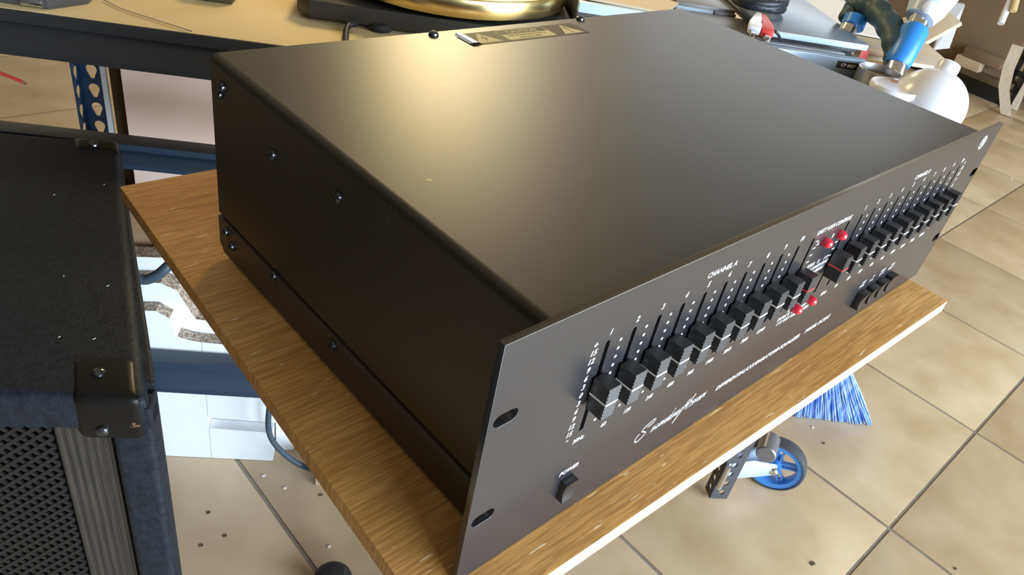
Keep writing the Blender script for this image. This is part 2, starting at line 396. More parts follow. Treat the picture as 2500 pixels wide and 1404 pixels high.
# rocker buttons
def rocker(w, h, d0, d1):
    pts = [(0.5, 0), (0.5, h), (-d0, h)]
    for k in range(1, 7):
        t = k/6; pts.append((-d0-(d1-d0)*t+1.1*math.sin(math.pi*t), h*(1-t)))
    return G().prism([Vector((-w/2, y, z)) for y, z in pts], (w, 0, 0))
pb = rocker(7.6, 12.6, 4.3, 4.3).mesh('power_switch', (0, 0, 0), 0.25); pb.materials.append(MT['knob'])
link('power_switch', pb, 'knob', eq, (Vector((60.4, 0, 16.6))-Vector(EQB))/1000)
bb = rocker(9.4, 13.0, 6.0, 5.4).mesh('push_button', (0, 0, 0), 0.25); bb.materials.append(MT['knob'])
for k in range(4): link('push_button', bb, 'knob', eq, (Vector((354.6+15.2*k, 0, 16.8))-Vector(EQB))/1000)
# LEDs
led = G().lathe([(2.9, 0), (2.9, 1.6), (2.6, 3.2), (1.6, 4.4), (0.1, 4.9)], (0, 0, 0), (0, -1, 0), 20).mesh('led_lens', smooth=True); led.materials.append(MT['led'])
for x, z in ((241, 103.2), (258, 103.3), (244, 56.3), (261.5, 56.2)):
    link('led_lens', led, 'led', eq, (Vector((x, 0, z))-Vector(EQB))/1000)
# screws
sg = G().lathe([(3.3, 0), (3.3, 0.6), (3.0, 1.6), (2.0, 2.3), (0.1, 2.6)], (0, 0, 0), (0, 0, 1), 16).mesh('screw', smooth=True); sg.materials.append(MT['screw'])
rg = G(); rg.box(-1.9, 1.9, -0.45, 0.45, 1.6, 2.66); rg.box(-0.45, 0.45, -1.9, 1.9, 1.6, 2.66)
rgm = rg.mesh('drive_recess'); rgm.materials.append(MT['recess'])
def screw(p, axis, sc=1.0):
    o = link('screw', sg, 'screw', eq, (Vector(p)-Vector(EQB))/1000)
    o.rotation_euler = Vector(axis).to_track_quat('Z', 'Y').to_euler(); o.scale = (sc,)*3
    link('drive_recess', rgm, 'recess', o)
for y, z in ((259.2, 116), (203, 102), (140, 110)): screw((24.2, y, z), (-1, 0, 0))
screw((24.0, 262.5, 110.5), (-1, 0, 0), 0.8)
for y, z in ((263, 21.2), (255.8, 14.7), (201.9, 26.5), (137.8, 22)): screw((23.4, y, z), (-1, 0, 0), 0.95)
for x, y in ((173, 269), (317.8, 271.0)): screw((x, y-0.5, 129.6), (0, 0, 1), 1.05)
# flat print ---------------------------------------------------------------
TX = []
def text(s, x, y, size, plane='front', shear=0.2, bold=0.0, al='CENTER', sx=1.0, m='white', under=None, rot=0.0, lift=0.08, root=None):
    TX.append((s, x, y, size, plane, shear, bold, al, sx, m, under, rot, lift, root))
for i, x in enumerate(TRK[:10]+TRK[12:]):
    text(str(i % 10+1), x-0.4, 113.2, 4.0, bold=0.10)
HZ = ['30Hz', '60', '120', '240', '480', '960', '1920', '3840', '7680', '15360']
for c in (0, 12):
    for i in range(10): text(HZ[i], TRK[c+i]-0.2, 52.8, 3.6, bold=0.07, sx=0.95)
for xs in (51.8, 437.8):
    text('+', xs, 109.6, 4.2, bold=0.12); text('-', xs, 56.6, 4.2, bold=0.12)
    for k, s in enumerate(('15', '12', '9', '6', '3', '0', '3', '6', '9', '12', '15')): text(s, xs, 105.7-4.56*k, 4.1, bold=0.10)
text('CHANNEL A', 133.2, 118.7, 4.1, bold=0.07, sx=1.02); text('CHANNEL B', 354.4, 118.5, 4.1, bold=0.07, sx=1.02)
text('UNITY GAIN CONTROLS', 245, 111.4, 4.0, bold=0.10, sx=0.88)
for s, x, z in (('A', 232.6, 104.2), ('B', 249.4, 104.4), ('A', 236.4, 57.2), ('B', 253.4, 57.4)): text(s, x, z-1, 3.6, bold=0.1)
text('DIFFERENTIAL/COMPARATOR\u00ae EQUALIZER', 229, 20.9, 4.6, bold=0.10, sx=1.03)
text('MODEL DC2215', 298.8, 21.0, 4.6, bold=0.10, sx=1.02)
text('POWER', 60.2, 33.0, 3.6, bold=0.10)
# small captions that the photograph does not resolve: rows of short strokes
def strokes(x0, x1, z, h, seed):
    rnd = random.Random(seed); g = G(); x = x0
    while x < x1:
        w = 0.9+rnd.random()*0.5
        if rnd.random() > 0.13:
            s0 = 0.18*h
            g.add([(x, -0.07, z), (x+0.45, -0.07, z), (x+0.45+s0, -0.07, z+h), (x+s0, -0.07, z+h)], [(0, 1, 2, 3)])
            if rnd.random() > 0.4: g.add([(x+0.3, -0.07, z+h*rnd.random()*0.75), (x+w*0.9, -0.07, z+h*0.3), (x+w*0.9+0.1, -0.07, z+h*0.6)], [(0, 1, 2)])
            if rnd.random() > 0.3: g.add([(x+0.2+s0*0.9, -0.07, z+h*0.78), (x+w+s0*0.8, -0.07, z+h*0.78), (x+w+s0, -0.07, z+h), (x+0.2+s0, -0.07, z+h)], [(0, 1, 2, 3)])
        x += w+0.25
    return g
def cap(name, rows):
    g = G()
    for k, (x0, x1, z, h) in enumerate(rows):
        q = strokes(x0, x1, z, h, k+len(name)+int(x0)); g.add(q.v, q.f)
    part(name, g, 'white', eq, under=panel)
cap('printed_caption', [(233.5, 259, 87.2, 2.6), (239, 259, 83.6, 2.6), (245, 259, 80.0, 2.6)])
cap('printed_caption', [(226.4, 262, 52.6, 2.5), (228, 264, 48.9, 2.5)])
for x, w1, w2 in ((351, 6.2, 5.0), (366, 5.6, 2.0), (382, 7.0, 8.4), (397, 7.6, 5.0)):
    cap('printed_caption', [(x-w1/2, x+w1/2, 33.6, 2.1), (x-w2/2+1, x+w2/2+1, 36.6, 2.1)])
# scale dots and ticks
g = G()
def disc(x, z, r, n=10): g.add([(x+r*math.cos(2*math.pi*k/n), -0.07, z+r*math.sin(2*math.pi*k/n)) for k in range(n)], [tuple(range(n))])
for c in (0, 12):
    for i in range(9):
        for k in range(11): disc(TRK[c+i]+8.25, 107.2-4.56*k, 0.82)
for k in range(11):
    for x, s in ((230.2, 1), (259.4, 1)):
        if x < 240 or k > 1:
            if 5 <= k <= 9 or k > 9: continue
            z = 106.6-4.5*k; g.add([(x-1.5, -0.07, z-0.4), (x+1.5, -0.07, z-0.4), (x+1.5, -0.07, z+0.4), (x-1.5, -0.07, z+0.4)], [(0, 1, 2, 3)])
dots = part('scale_dots', g, 'white', eq, under=panel); dots['kind'] = 'stuff'; dots['label'] = 'white printed scale dots between the slider tracks'
# script lettering
LET = {'o': [[(.1, .5), (.3, 1), (.65, 1), (.75, .5), (.5, 0), (.2, .05), (.1, .5)], [(.7, .75), (1, .85)]],
 'u': [[(0, 1), (.08, .25), (.3, 0), (.6, .3), (.75, 1), (.75, .2), (1, 0)]], 'n': [[(0, .9), (.08, 0), (.15, .7), (.5, 1), (.65, .7), (.65, .1), (1, 0)]],
 'd': [[(.7, .85), (.3, 1), (0, .5), (.2, 0), (.6, .3), (.78, 2.15), (.72, .2), (1, 0)]], 'c': [[(.75, .85), (.4, 1), (.05, .5), (.3, 0), (1, .25)]],
 'r': [[(0, 0), (.1, 1), (.3, .85), (.65, .95), (.6, .2), (1, 0)]], 'a': [[(.7, .85), (.3, 1), (0, .5), (.2, 0), (.6, .3), (.75, 1), (.72, .2), (1, 0)]],
 'f': [[(.75, 1.9), (.55, 2.2), (.4, 1.5), (.3, -1.7)], [(0, .9), (.9, .95)]], 't': [[(.4, 2.5), (.4, .2), (.7, 0), (1, .1)], [(0, 1.1), (.9, 1.15)]],
 's': [[(.8, .95), (.4, 1), (.3, .65), (.7, .4), (.5, 0), (0, .05)]], 'm': [[(0, .9), (.05, 0), (.1, .7), (.3, 1), (.4, .7), (.4, 0), (.5, .7), (.75, 1), (.85, .7), (.85, .1), (1.1, 0)]],
 'e': [[(.1, .45), (.7, .6), (.5, 1), (.2, .9), (0, .4), (.3, 0), (1, .2)]]}
g = G()
def ribbon(pts, w):
    for (x0, z0), (x1, z1) in zip(pts, pts[1:]):
        d = Vector((x1-x0, z1-z0)); 
        if d.length < 1e-6: continue
        n = Vector((-d.y, d.x)).normalized()*w/2
        g.add([(x0+n.x, -0.07, z0+n.y), (x0-n.x, -0.07, z0-n.y), (x1-n.x, -0.07, z1-n.y), (x1+n.x, -0.07, z1+n.y)], [(0, 1, 2, 3)])
    for x, z in pts: g.add([(x+w/2*math.cos(math.pi*k/3), -0.0702, z+w/2*math.sin(math.pi*k/3)) for k in range(6)], [tuple(range(6))])
def smooth2(pts): return [(p.x, p.y) for p in curve([Vector((a, b, 0)) for a, b in pts], 5)]
def pxs(X, Y):
    d = ray(1540+X/8.775, 930+Y/8.775); q = CP+d*(-CP.y/d.y); return (q.x, q.z)
ribbon(smooth2([pxs(*p) for p in ((180, 1145), (115, 1225), (82, 1290), (105, 1312), (165, 1275), (270, 1165), (312, 1112), (285, 1088), (238, 1085), (255, 1045), (340, 960), (440, 872), (515, 812), (532, 828), (470, 900), (365, 985))]), 0.8)
xc, xh = 123.2, 3.3
for ch in 'oundcraftsmen':
    wd = 3.75 if ch not in 'mrcs' else {'m': 5.0, 'r': 3.0, 'c': 3.3, 's': 3.0}[ch]
    for strk in LET[ch]:
        ribbon(smooth2([(xc+a*wd+0.72*b*xh, 21.3+b*xh+(xc-124)*0.03) for a, b in strk]), 0.9)
    xc += wd
scr = part('script_lettering', g, 'white', eq, under=panel); scr['label'] = 'white handwritten maker name on the front panel'
# round emblem at the upper right corner
g = G()
def ringf(cx, cz, r0_, r1_, n=28):
    for k in range(n):
        a, b = 2*math.pi*k/n, 2*math.pi*(k+1)/n
        g.add([(cx+r0_*math.cos(a), -0.07, cz+r0_*math.sin(a)), (cx+r1_*math.cos(a), -0.07, cz+r1_*math.sin(a)), (cx+r1_*math.cos(b), -0.07, cz+r1_*math.sin(b)), (cx+r0_*math.cos(b), -0.07, cz+r0_*math.sin(b))], [(0, 1, 2, 3)])
ringf(455.4, 123.3, 3.7, 5.3)
ribbon([(452.4, 125.2), (455.0, 125.4), (456.0, 123.6), (454.0, 122.8), (455.4, 121.0), (458.4, 121.2)], 1.0); ribbon([(457.0, 125.6), (457.4, 121.6)], 0.9)
part('emblem', g, 'white', eq, under=panel)
# caution label on the cover
cl = part('caution_label', G().box(190, 301.5, 244.5, 265.5, 129.62, 129.78), 'labeldark', eq)
LZ = 129.84
def flat(poly, z, m, name='label_print'):
    gg = G().add([(x, y, z) for x, y in poly], [tuple(range(len(poly)))]); return part(name, gg, m, eq, under=cl)
def frame(x0, x1, y0, y1, w, z, m):
    gg = G()
    for a, b, c, d in ((x0, x1, y0, y0+w), (x0, x1, y1-w, y1), (x0, x0+w, y0, y1), (x1-w, x1, y0, y1)): gg.add([(a, c, z), (b, c, z), (b, d, z), (a, d, z)], [(0, 1, 2, 3)])
    return part('label_print', gg, m, eq, under=cl)
frame(221.5, 269, 245.6, 264.6, 0.9, LZ, 'labelgold')
flat([(222, 246), (268.5, 246), (268.5, 256.5), (222, 256.5)], LZ, 'labelgold')
flat([(194.5, 246.5), (216.5, 246.5), (205.5, 264)], LZ, 'labelgold'); flat([(277, 246.5), (297.5, 246.5), (287.2, 264)], LZ, 'labelgold')
flat([(207.2, 260), (203.2, 253.6), (205.6, 253.6), (203.6, 248.4), (208.4, 255), (205.8, 255)], LZ+0.05, 'labeldark')
flat([(286.3, 259.5), (288.1, 259.5), (287.6, 251.5), (286.8, 251.5)], LZ+0.05, 'labeldark'); flat([(286.4, 248.2), (288, 248.2), (288, 249.8), (286.4, 249.8)], LZ+0.05, 'labeldark')
text('CAUTION', 245.2, 258.0, 6.6, plane='top', shear=0, bold=0.16, m='labelgold', under=cl, lift=LZ)
text('RISK OF ELECTRIC SHOCK', 245.2, 252.6, 3.1, plane='top', shear=0, bold=0.03, m='labeldark', under=cl, lift=LZ+0.06)
text('DO NOT OPEN', 245.2, 248.2, 3.1, plane='top', shear=0, bold=0.03, m='labeldark', under=cl, lift=LZ+0.06)
# lifted, creased end of the label
g = G(); pr = [(196, 129.7), (193, 131.2), (191.0, 131.3), (189.0, 131.2), (187.0, 130.0)]
for (x0, z0), (x1, z1) in zip(pr, pr[1:]):
    g.add([(x0, 245.0, z0), (x1, 246.5+(190-x1)*0.3, z1), (x1, 264.5-(190-x1)*0.3, z1), (x0, 265.3, z0)], [(0, 1, 2, 3)])
part('peeling_corner', g, 'clear', eq, under=cl)
# scuffed spot on the side of the cover
rnd = random.Random(5); g = G()
for k in range(22):
    y, z, q = rnd.gauss(97, 3.6), rnd.gauss(119, 3.2), 0.2+rnd.random()*0.45
    g.add([(24.14, y-q, z-q*0.6), (24.14, y+q, z-q*0.5), (24.14, y+q*0.7, z+q), (24.14, y-q*0.8, z+q*0.7)], [(0, 1, 2, 3)])
sf = part('scuff_mark', g, 'greycable', eq, under=cover); sf['kind'] = 'stuff'
# small chip in the cover paint
g = G().add([(49.3+2.2*math.cos(k)*(.6+.4*math.sin(3*k)), 107+1.5*math.sin(k), 129.64) for k in [i*2*math.pi/9 for i in range(9)]], [tuple(range(9))])
part('paint_chip', g, 'labelgold', eq, under=cover)

# ------------------------------------------------------------------ rolling bench
BV0 = 595.0
bench = thing('rolling_bench', B(0, 800, -FL), 'rolling shelf bench with cream top, black beam and blue perforated posts behind the equalizer', 'bench')
UL, UR, VB = -520.0, 545.0, 1120.0
part('bench_top', G().bbox(UL, UR, BV0+2, VB, -2, 9.6), 'shelftop', bench, bevel=0.6)
def cbeam(name, u0_, u1, v, z0, z1, m, lip=9, dep=14):
    g = G()   # channel with two lips and a set-back web
    h = z1-z0; pr = [(-8, z0), (-8, z0+h*0.20), (4, z0+h*0.60), (7, z0+h*0.66), (0, z0+h*0.72), (0, z1), (dep+10, z1), (dep+10, z0)]
    g.prism([B(u0_, v+a, z) for a, z in pr], BU*(u1-u0_)); return part(name, g, m, bench, bevel=0.7)
cbeam('front_beam', UL, UR, BV0, -33.5, 9.0, 'beamblack')
cbeam('middle_beam', UL, UR, BV0, -147, -121.5, 'beamblue')
cbeam('lower_beam', UL, UR, BV0, -481, -434, 'beamblue')
cbeam('rear_beam', UL, UR, VB-26, -37.5, 9.0, 'beamblack')
part('lower_shelf', G().bbox(UL+4, UR-4, 711, VB-30, -452, -440), 'browncard', bench)
# the shelf ends short of the standing white sheets
def slotted(name, u, v, z0, z1, w, t, sign, m, hole, pitch, zoff, teardrop=True, vs=1.0):
    """perforated angle post: a front flange along u and a side flange along v, with real holes"""
    out = []
    for axis, wd in (('u', w), ('v', w*0.72)):
        c = bpy.data.curves.new(name, 'CURVE'); c.dimensions = '2D'; c.fill_mode = 'BOTH'; c.extrude = t/2000
        poly_spline(c, [(0, z0/1000), (wd/1000, z0/1000), (wd/1000, z1/1000), (0, z1/1000)])
        z = z0+zoff
        while z < z1-pitch*0.6:
            hw = hole/2
            if teardrop: pts = [(hw*math.cos(math.radians(a)), 3+hw*math.sin(math.radians(a))) for a in range(-20, 201, 20)]+[(-hw*0.45, -hw*1.1), (-hw*0.3, -hw*1.45), (hw*0.3, -hw*1.45), (hw*0.45, -hw*1.1)]
            else: pts = [(hw*math.cos(math.radians(a)), hw*1.25*math.sin(math.radians(a))) for a in range(0, 360, 30)]
            poly_spline(c, [((wd*0.52+p[0])/1000, (z+p[1])/1000) for p in pts]); z += pitch
        o = bpy.data.objects.new('tmp', c); COL.objects.link(o); d_ = bpy.context.evaluated_depsgraph_get()
        me = bpy.data.meshes.new_from_object(o.evaluated_get(d_)); bpy.data.objects.remove(o)
        a3 = BU*sign if axis == 'u' else BV*vs
        nn = BV if axis == 'u' else BU
        Mx = Matrix(((a3.x, 0, nn.x, 0), (a3.y, 0, nn.y, 0), (0, 1, 0, 0), (0, 0, 0, 1))); 
        me.transform(Mx); me.transform(Matrix.Translation((B(u, v, 0)-ORG[bench.name])/1000)); me.name = name
        me.flip_normals() if Mx.determinant() < 0 else None
        out.append(link(name, me, m, bench))
    return out
slotted('post_flange', -532, 1000, -FL+6, 4, 36, 2.0, 1, 'postblue', 16, 31, 26.5, True, -1.0)
slotted('post_flange', 514, BV0-8, -FL+5, -2, 30, 2.0, 1, 'postgrey', 9, 22, 16, False)
slotted('post_flange', 510, 1085, -FL+6, -2, 30, 2.0, 1, 'postblue', 12, 31, 20)
# front-right caster
cs = atz(1893, 1131, -FL+50.3); axl = Vector((-0.93, -0.37, 0)).normalized()
whl = part('caster_wheel', G().lathe([(44, -11), (45.5, -11), (45.5, 11), (44, 11), (37, 10), (35, 4), (35, -4), (37, -10), (44, -11)], cs, axl, 40, cap=False), 'casterblue', bench, smooth=True)
part('tyre', G().lathe([(45.5, -13), (48.5, -12), (50, -6), (50, 6), (48.5, 12), (45.5, 13), (45, 9), (45, -9), (45.5, -13)], cs, axl, 40, cap=False), 'tyre', bench, smooth=True, under=whl)
part('hub', G().lathe([(11, -15), (11, 15)], cs, axl, 20), 'casterblue', bench, smooth=True, under=whl)
s1 = axl.cross(Vector((0, 0, 1)))
for k in range(5):
    a = math.radians(20+72*k); d = s1*math.cos(a)+Vector((0, 0, math.sin(a)))
    n = axl.cross(d)
    for off in (-4, 4): part('spoke', G().obox(cs+d*9+n*(off-1.3)-axl*4, d*27, n*2.6, axl*8), 'casterblue', bench, under=whl)
# fork plates either side of the wheel, running back to the post
root = B(528, BV0+6, -582)
for s_ in (1, -1):
    o_ = axl*(17*s_)
    pl = [root+Vector((0, 0, 22)), root+Vector((0, 0, -16)), cs+Vector((0, 0, -17))-s1*6*(1 if s1.dot(cs-root) > 0 else -1), cs+Vector((0, 0, -12)), cs+(cs-root).normalized()*15, cs+Vector((0, 0, 13)), (root+cs)/2+Vector((0, 0, 26))]
    pl = [p+o_*(1 if True else 0) for p in pl]
    nrm = axl
    fk = part('caster_fork', G().prism(pl, nrm*2.2*s_), 'fork', bench, bevel=0.4)
    part('axle_nut', G().lathe([(7.5, 0), (7.5, 4), (5, 6.5), (0.1, 7)], cs+o_+axl*2*s_, axl*s_, 16), 'chrome', bench, smooth=True, under=fk)
part('caster_roller', G().lathe([(14, -22), (16, -20), (16, 20), (14, 22)], cs+Vector((0, 0, 42))+(root-cs)*0.35, axl, 24), 'geargrey', bench, smooth=True)
part('hinge_pin', G().tube([B(516, BV0-16, -560), B(516, BV0-16, -612)], 4, 12), 'chrome', bench, smooth=True)

# ------------------------------------------------------------------ things under and on the bench, left
pk = thing('cardboard_box', B(-220, 765, -440), 'pinkish beige cardboard box standing behind the middle beam of the bench', 'box')
p_tl, p_bl = onv(300, 173, 640), onv(314, 415, 640)
uL = p_tl.dot(BU)
part('carton_body', G().bbox(-379, -60, 745, 790, -439.5, -50), 'pinkcard', pk, bevel=1.5)
part('carton_flap', G().bbox(-378, -60, 742, 744.8, -439.5, -330), 'pinkcard', pk)
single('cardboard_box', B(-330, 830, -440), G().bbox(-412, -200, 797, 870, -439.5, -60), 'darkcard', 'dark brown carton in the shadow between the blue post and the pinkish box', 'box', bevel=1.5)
single('foam_strip', B(-416, 793, -440), G().bbox(-420, -413.5, 790, 796, -439.5, -40), 'whitecard', 'thin white foam strip standing right of the blue perforated post', 'strip', bevel=1)
# white corrugated sheets standing on the floor behind the lower beam
def plate(name, pts, v0, t, label, group=None, cut=None):
    poly = [B(a, v0, z) for a, z in pts]
    g = G().prism(poly, BV*t, 0)
    me = g.mesh(name, poly[0]); o = link(name, me, ['whitecard', 'flute'], None, Wm(poly[0])); ORG[o.name] = poly[0]
    for p in me.polygons:
        if p.normal.z > 0.25 or p.normal.z < -0.5: p.material_index = 1
    return tag(o, label, 'cardboard', group)
FZ = -FL+0.5
plate('cardboard_sheet', [(-372, FZ), (-277, FZ), (-277, -420), (-292, -418), (-307, -413), (-314, -383), (-330, -372), (-372, -376)], 624, 19, 'front white cardboard sheet left of the seam, standing behind the lower blue beam', None)
plate('cardboard_sheet', [(-276.4, -562), (-188, -566), (-150, -566), (-150, -424), (-276.4, -420)], 624, 19, 'white cardboard sheet right of the seam and above the cut-out, crossing the lower blue beam')
lf = plate('cardboard_sheet', [(-276.4, FZ), (-186.6, FZ), (-187.5, -588), (-276.4, -585)], 624, 19, 'white cardboard flap below the rectangular cut-out, resting on the tiles')
for p in lf.data.polygons: p.material_index = 0
plate('cardboard_sheet', [(-380, FZ), (-188, FZ), (-188, -404), (-238, -402), (-288, -398), (-308, -352), (-328, -342), (-380, -346)], 645, 27, 'second white cardboard sheet rising just above the front sheet with a corrugated brown edge')
plate('cardboard_sheet', [(-385, FZ), (-188, FZ), (-188, -395), (-248, -386), (-292, -382), (-306, -334), (-326, -322), (-385, -326)], 674, 25, 'third stepped cardboard sheet, nearly all corrugated brown edge below the topmost white one')
plate('cardboard_sheet', [(-390, FZ), (-188, FZ), (-188, -404), (-282, -402), (-300, -400), (-318, -345), (-338, -331), (-342, -300), (-321, -298), (-283, -372), (-240, -410)], 701, 6, 'topmost white cardboard sheet with a slanted edge beside the wooden board')
bf = thing('white_tray', B(-175, 700, -FL), 'small white open cardboard tray on the floor right of the white sheets', 'tray')
part('tray_base', G().bbox(-186, -158, 646, 730, -FL+0.5, -FL+60), 'whitecard', bf, bevel=3)
part('tray_lip', G().bbox(-186, -150, 640, 732, -566, -556), 'whitecard', bf, bevel=2)
single('cardboard_box', B(-370, 725, -440), G().bbox(-420, -322, 712, 738, -439.5, -262), 'browncard', 'brown carton behind the topmost white sheet, left of the wooden board', 'box', bevel=1)
# cables
pc = [onv(300, 660, 560), onv(345, 682, 560), onv(380, 674, 560), onv(412, 648, 565), onv(440, 618, 585), onv(470, 590, 590)]
single('power_cable', pc[1], G().tube(curve(pc), 6.2, 12), 'greycable', 'thick dark cable bending over the white sheets beside the speaker cabinet', 'cable', smooth=True)
pc = [onv(668, 900, 590), onv(660, 975, 590), onv(655, 1040, 590), onv(668, 1080, 590)]
p2 = [atz(705, 1117, -FL+40), atz(745, 1140, -FL+20), atz(800, 1157, -FL+44), atz(860, 1165, -FL+40)]
single('thin_cable', p2[0], G().tube(curve(pc+p2), 4.2, 10), 'greycable', 'thin dark cable hanging from the lower beam and curving to the wooden block', 'cable', smooth=True)
wb = atz(770, 1186, -FL)
single('wooden_block', wb, G().obox(wb+Vector((0, 0, 0.3)), Vector((70, -46, 0)), Vector((40, 62, 0)), (0, 0, 38)), 'block', 'pale wooden block on the tiles by the thin cable', 'block', bevel=1)
rw = [onv(-30, 168, 640), onv(0, 178, 640), onv(30, 190, 640), onv(55, 200, 640)]
rwt = thing('red_wire', rw[0], 'red wire with bare silver end below the black bench beam', 'wire')
part('insulation', G().tube(curve(rw), 1.9, 8), 'redwire', rwt, smooth=True)
part('bare_tip', G().tube([rw[3], onv(66, 205, 640)], 1.3, 8), 'chrome', rwt, smooth=True)
# turntable
tz = 9.7
tt = thing('turntable', B(5, 830, tz), 'turntable with gold platter on a black plinth, on the cream bench top', 'turntable')
PC = B(2, 822, 0)
part('plinth', G().prism([B(a, b, tz+5) for a, b in ((-150, 683), (157, 683), (157, 1010), (-165, 1010), (-165, 700))], (0, 0, 19)), 'plinth', tt, bevel=1.2)
part('sub_plinth', G().bbox(-110, 140, 700, 990, tz+3, tz+5.5), 'black', tt)
for a, b in ((-72, 690), (135, 700), (-140, 980), (135, 980)):
    part('foot', G().lathe([(13, tz+0.1), (15, tz+4), (12, tz+8)], B(a, b, 0), (0, 0, 1), 20), 'rubber', tt, smooth=True)
part('arm_board', G().bbox(-160, -95, 720, 800, tz+24, tz+27), 'geargrey', tt, bevel=0.8)
part('sub_platter', G().lathe([(100, tz+24), (140, tz+28), (140, tz+31)], PC, (0, 0, 1), 48), 'black', tt, smooth=True)
part('platter', G().lathe([(146, tz+31), (152, tz+31.5), (153, tz+33), (153, tz+51), (151.5, tz+53), (138, tz+53), (137, tz+51.5), (0.1, tz+51.5)], PC, (0, 0, 1), 96), 'gold', tt, smooth=True)
part('platter_mat', G().lathe([(135, tz+51.6), (135, tz+54), (0.1, tz+54)], PC, (0, 0, 1), 64), 'rubber', tt, smooth=True)
pc = [atz(872, 58, 18), atz(852, 62, 16), atz(845, 78, 13.5), atz(844, 104, 13.2)]
single('cable_stub', pc[0], G().tube(curve(pc), 3.4, 10), 'cable', 'short dark cable coming from under the turntable to the bench edge', 'cable', smooth=True)
# dark box and small dark item at the left of the bench top
dv = thing('tool_case', B(-420, 640, tz), 'dark device at the left end of the bench top, above the red wire', 'device')
part('case_body', G().prism([B(-470, 610, tz), B(-388, 606, tz), B(-362, 640, tz), B(-366, 760, tz), B(-470, 760, tz)], (0, 0, 30)), 'geardark', dv, bevel=3)
part('case_lid', G().prism([B(-470, 618, tz+30), B(-392, 616, tz+30), B(-372, 644, tz+30), B(-372, 755, tz+30), B(-470, 755, tz+30)], (0, 0, 10)), 'black', dv, bevel=2)
part('latch', G().bbox(-412, -392, 604, 612, tz+2, tz+9), 'chrome', dv, bevel=1)
k0 = atz(470, 2, tz); k1 = atz(568, 13, tz)
single('pen_case', B(k0.dot(BU), k1.dot(BV)+12, tz), G().bbox(k0.dot(BU), k1.dot(BU), k1.dot(BV), k1.dot(BV)+30, tz+0.1, tz+22), 'darkcard', 'small dark reddish-brown box at the back of the cream bench top', 'box', bevel=3)
pc = [atz(255, 0, 11.5), atz(300, 22, 11.5), atz(380, 48, 11.5), atz(470, 77, 11.5)]
single('thin_lead', pc[0], G().tube(curve(pc), 0.8, 6), 'tancard', 'thin pale lead lying across the cream bench top', 'wire', smooth=True)

# ------------------------------------------------------------------ equipment on the bench, right
am = thing('amplifier', B(225, 810, tz), 'dark amplifier with top trim coloured pale blue for its reflection right of the turntable', 'amplifier')
part('case', G().bbox(162, 296, 752, 930, tz+2, 56), 'geardark', am, bevel=1)
part('top_trim', G().bbox(160, 298, 742, 752, 48, 60), 'gearedge', am, bevel=1)  # aluminium lip with its bluish reflection put into the colour
part('front_plate', G().bbox(160, 298, 745, 751, tz+2, 48), 'geardark', am, bevel=0.6)
for u_ in (182, 204):
    part('control_knob', G().tube([B(u_, 745, 40), B(u_, 736, 40)], 4, 16), 'chrome', am, smooth=True)
single('cardboard_sheet', B(250, 800, 60), G().prism([B(170, 756, 60.3), B(268, 744, 60.3), B(300, 800, 60.3), B(180, 900, 60.3)], (0, 0, 3)), 'tancard', 'brown sheet lying on the dark amplifier right of the turntable', 'sheet')
rc = thing('receiver', B(400, 900, tz), 'grey receiver with pale blue front seen above the far corner of the equalizer', 'receiver')
part('case', G().bbox(302, 384, 812, 960, tz+1, 62), 'geargrey', rc, bevel=1)
part('front_plate', G().bbox(302, 352, 806, 812, tz+1, 58), 'gearedge', rc, bevel=0.8)
part('side_plate', G().bbox(354, 384, 806, 812, tz+1, 58), 'geargrey', rc, bevel=0.8)
# flat blue-grey device and the bevelled one beneath it
cd = thing('cassette_deck', B(430, 760, tz), 'blue-grey deck with small name badge reading CP 8057 right of the equalizer', 'deck')
part('case', G().bbox(300, 506, 684, 800, tz+1, 56), 'geardark', cd, bevel=1)
face = part('front_face', G().bbox(300, 508, 672, 684, tz+1, 60), 'gearblue', cd, bevel=1.2)
part('key_strip', G().bbox(372, 486, 690, 706, 56, 60), 'geargrey', cd, bevel=0.6)
part('name_badge', G().bbox(470, 498, 671.2, 672, 48, 56), 'black', cd, under=face)
text('CP 8057', 484, 50, 5.4, plane='bench', shear=0.1, bold=0.12, m='white', under=face, lift=671.0, root=cd)
nb = thing('flat_drive', B(430, 800, 60), 'closed flat blue-grey slab lying on the deck with the badge', 'device')
part('lower_shell', G().bbox(390, 514, 716, 958, 56.2, 63), 'geardark', nb, bevel=1)
part('upper_shell', G().bbox(386, 522, 706, 960, 63, 70.5), 'gearblue', nb, bevel=2)
part('front_trim', G().bbox(388, 520, 704.5, 707, 63.5, 69), 'gearedge', nb, bevel=0.6)
# crocodile clips, coil of cable
for (x0, y0, x1, y1, m, lab) in ((1838, 84, 1848, 48, 'opal', 'white crocodile clip at the corner of the flat slab'), (1870, 92, 1858, 52, 'redwire', 'red crocodile clip beside the white clip')):
    a, b = atz(x0, y0, 74), atz(x1, y1, 74); d = (b-a); n = d.cross(Vector((0, 0, 1))).normalized()
    c = thing('crocodile_clip', a, lab, 'clip')
    part('sleeve', G().prism([a+n*7, a-n*7, a+d*0.35-n*8.5, b-n*3.5, b+n*3.5, a+d*0.35+n*8.5], (0, 0, 9)), m, c, bevel=2)
    part('jaw', G().prism([a+n*4, a-n*4, a-d*0.25-n*2, a-d*0.25+n*2], (0, 0, 5)), 'chrome', c, bevel=0.6)
pc = []
for k in range(60):
    a = k/60*2*math.pi*3.2; cc = atz(1852, 10, 78); pc.append(cc+Vector((38*math.cos(a), 30*math.sin(a), 5*math.sin(a*0.7)+k*0.15)))
single('cable_coil', atz(1852, 10, 72), G().tube(pc, 4.6, 10), 'cable', 'loose coil of black cable behind the crocodile clips', 'cable', smooth=True)
pc = [atz(1868, 62, 78), atz(1885, 72, 80), atz(1900, 85, 76), atz(1906, 100, 66)]
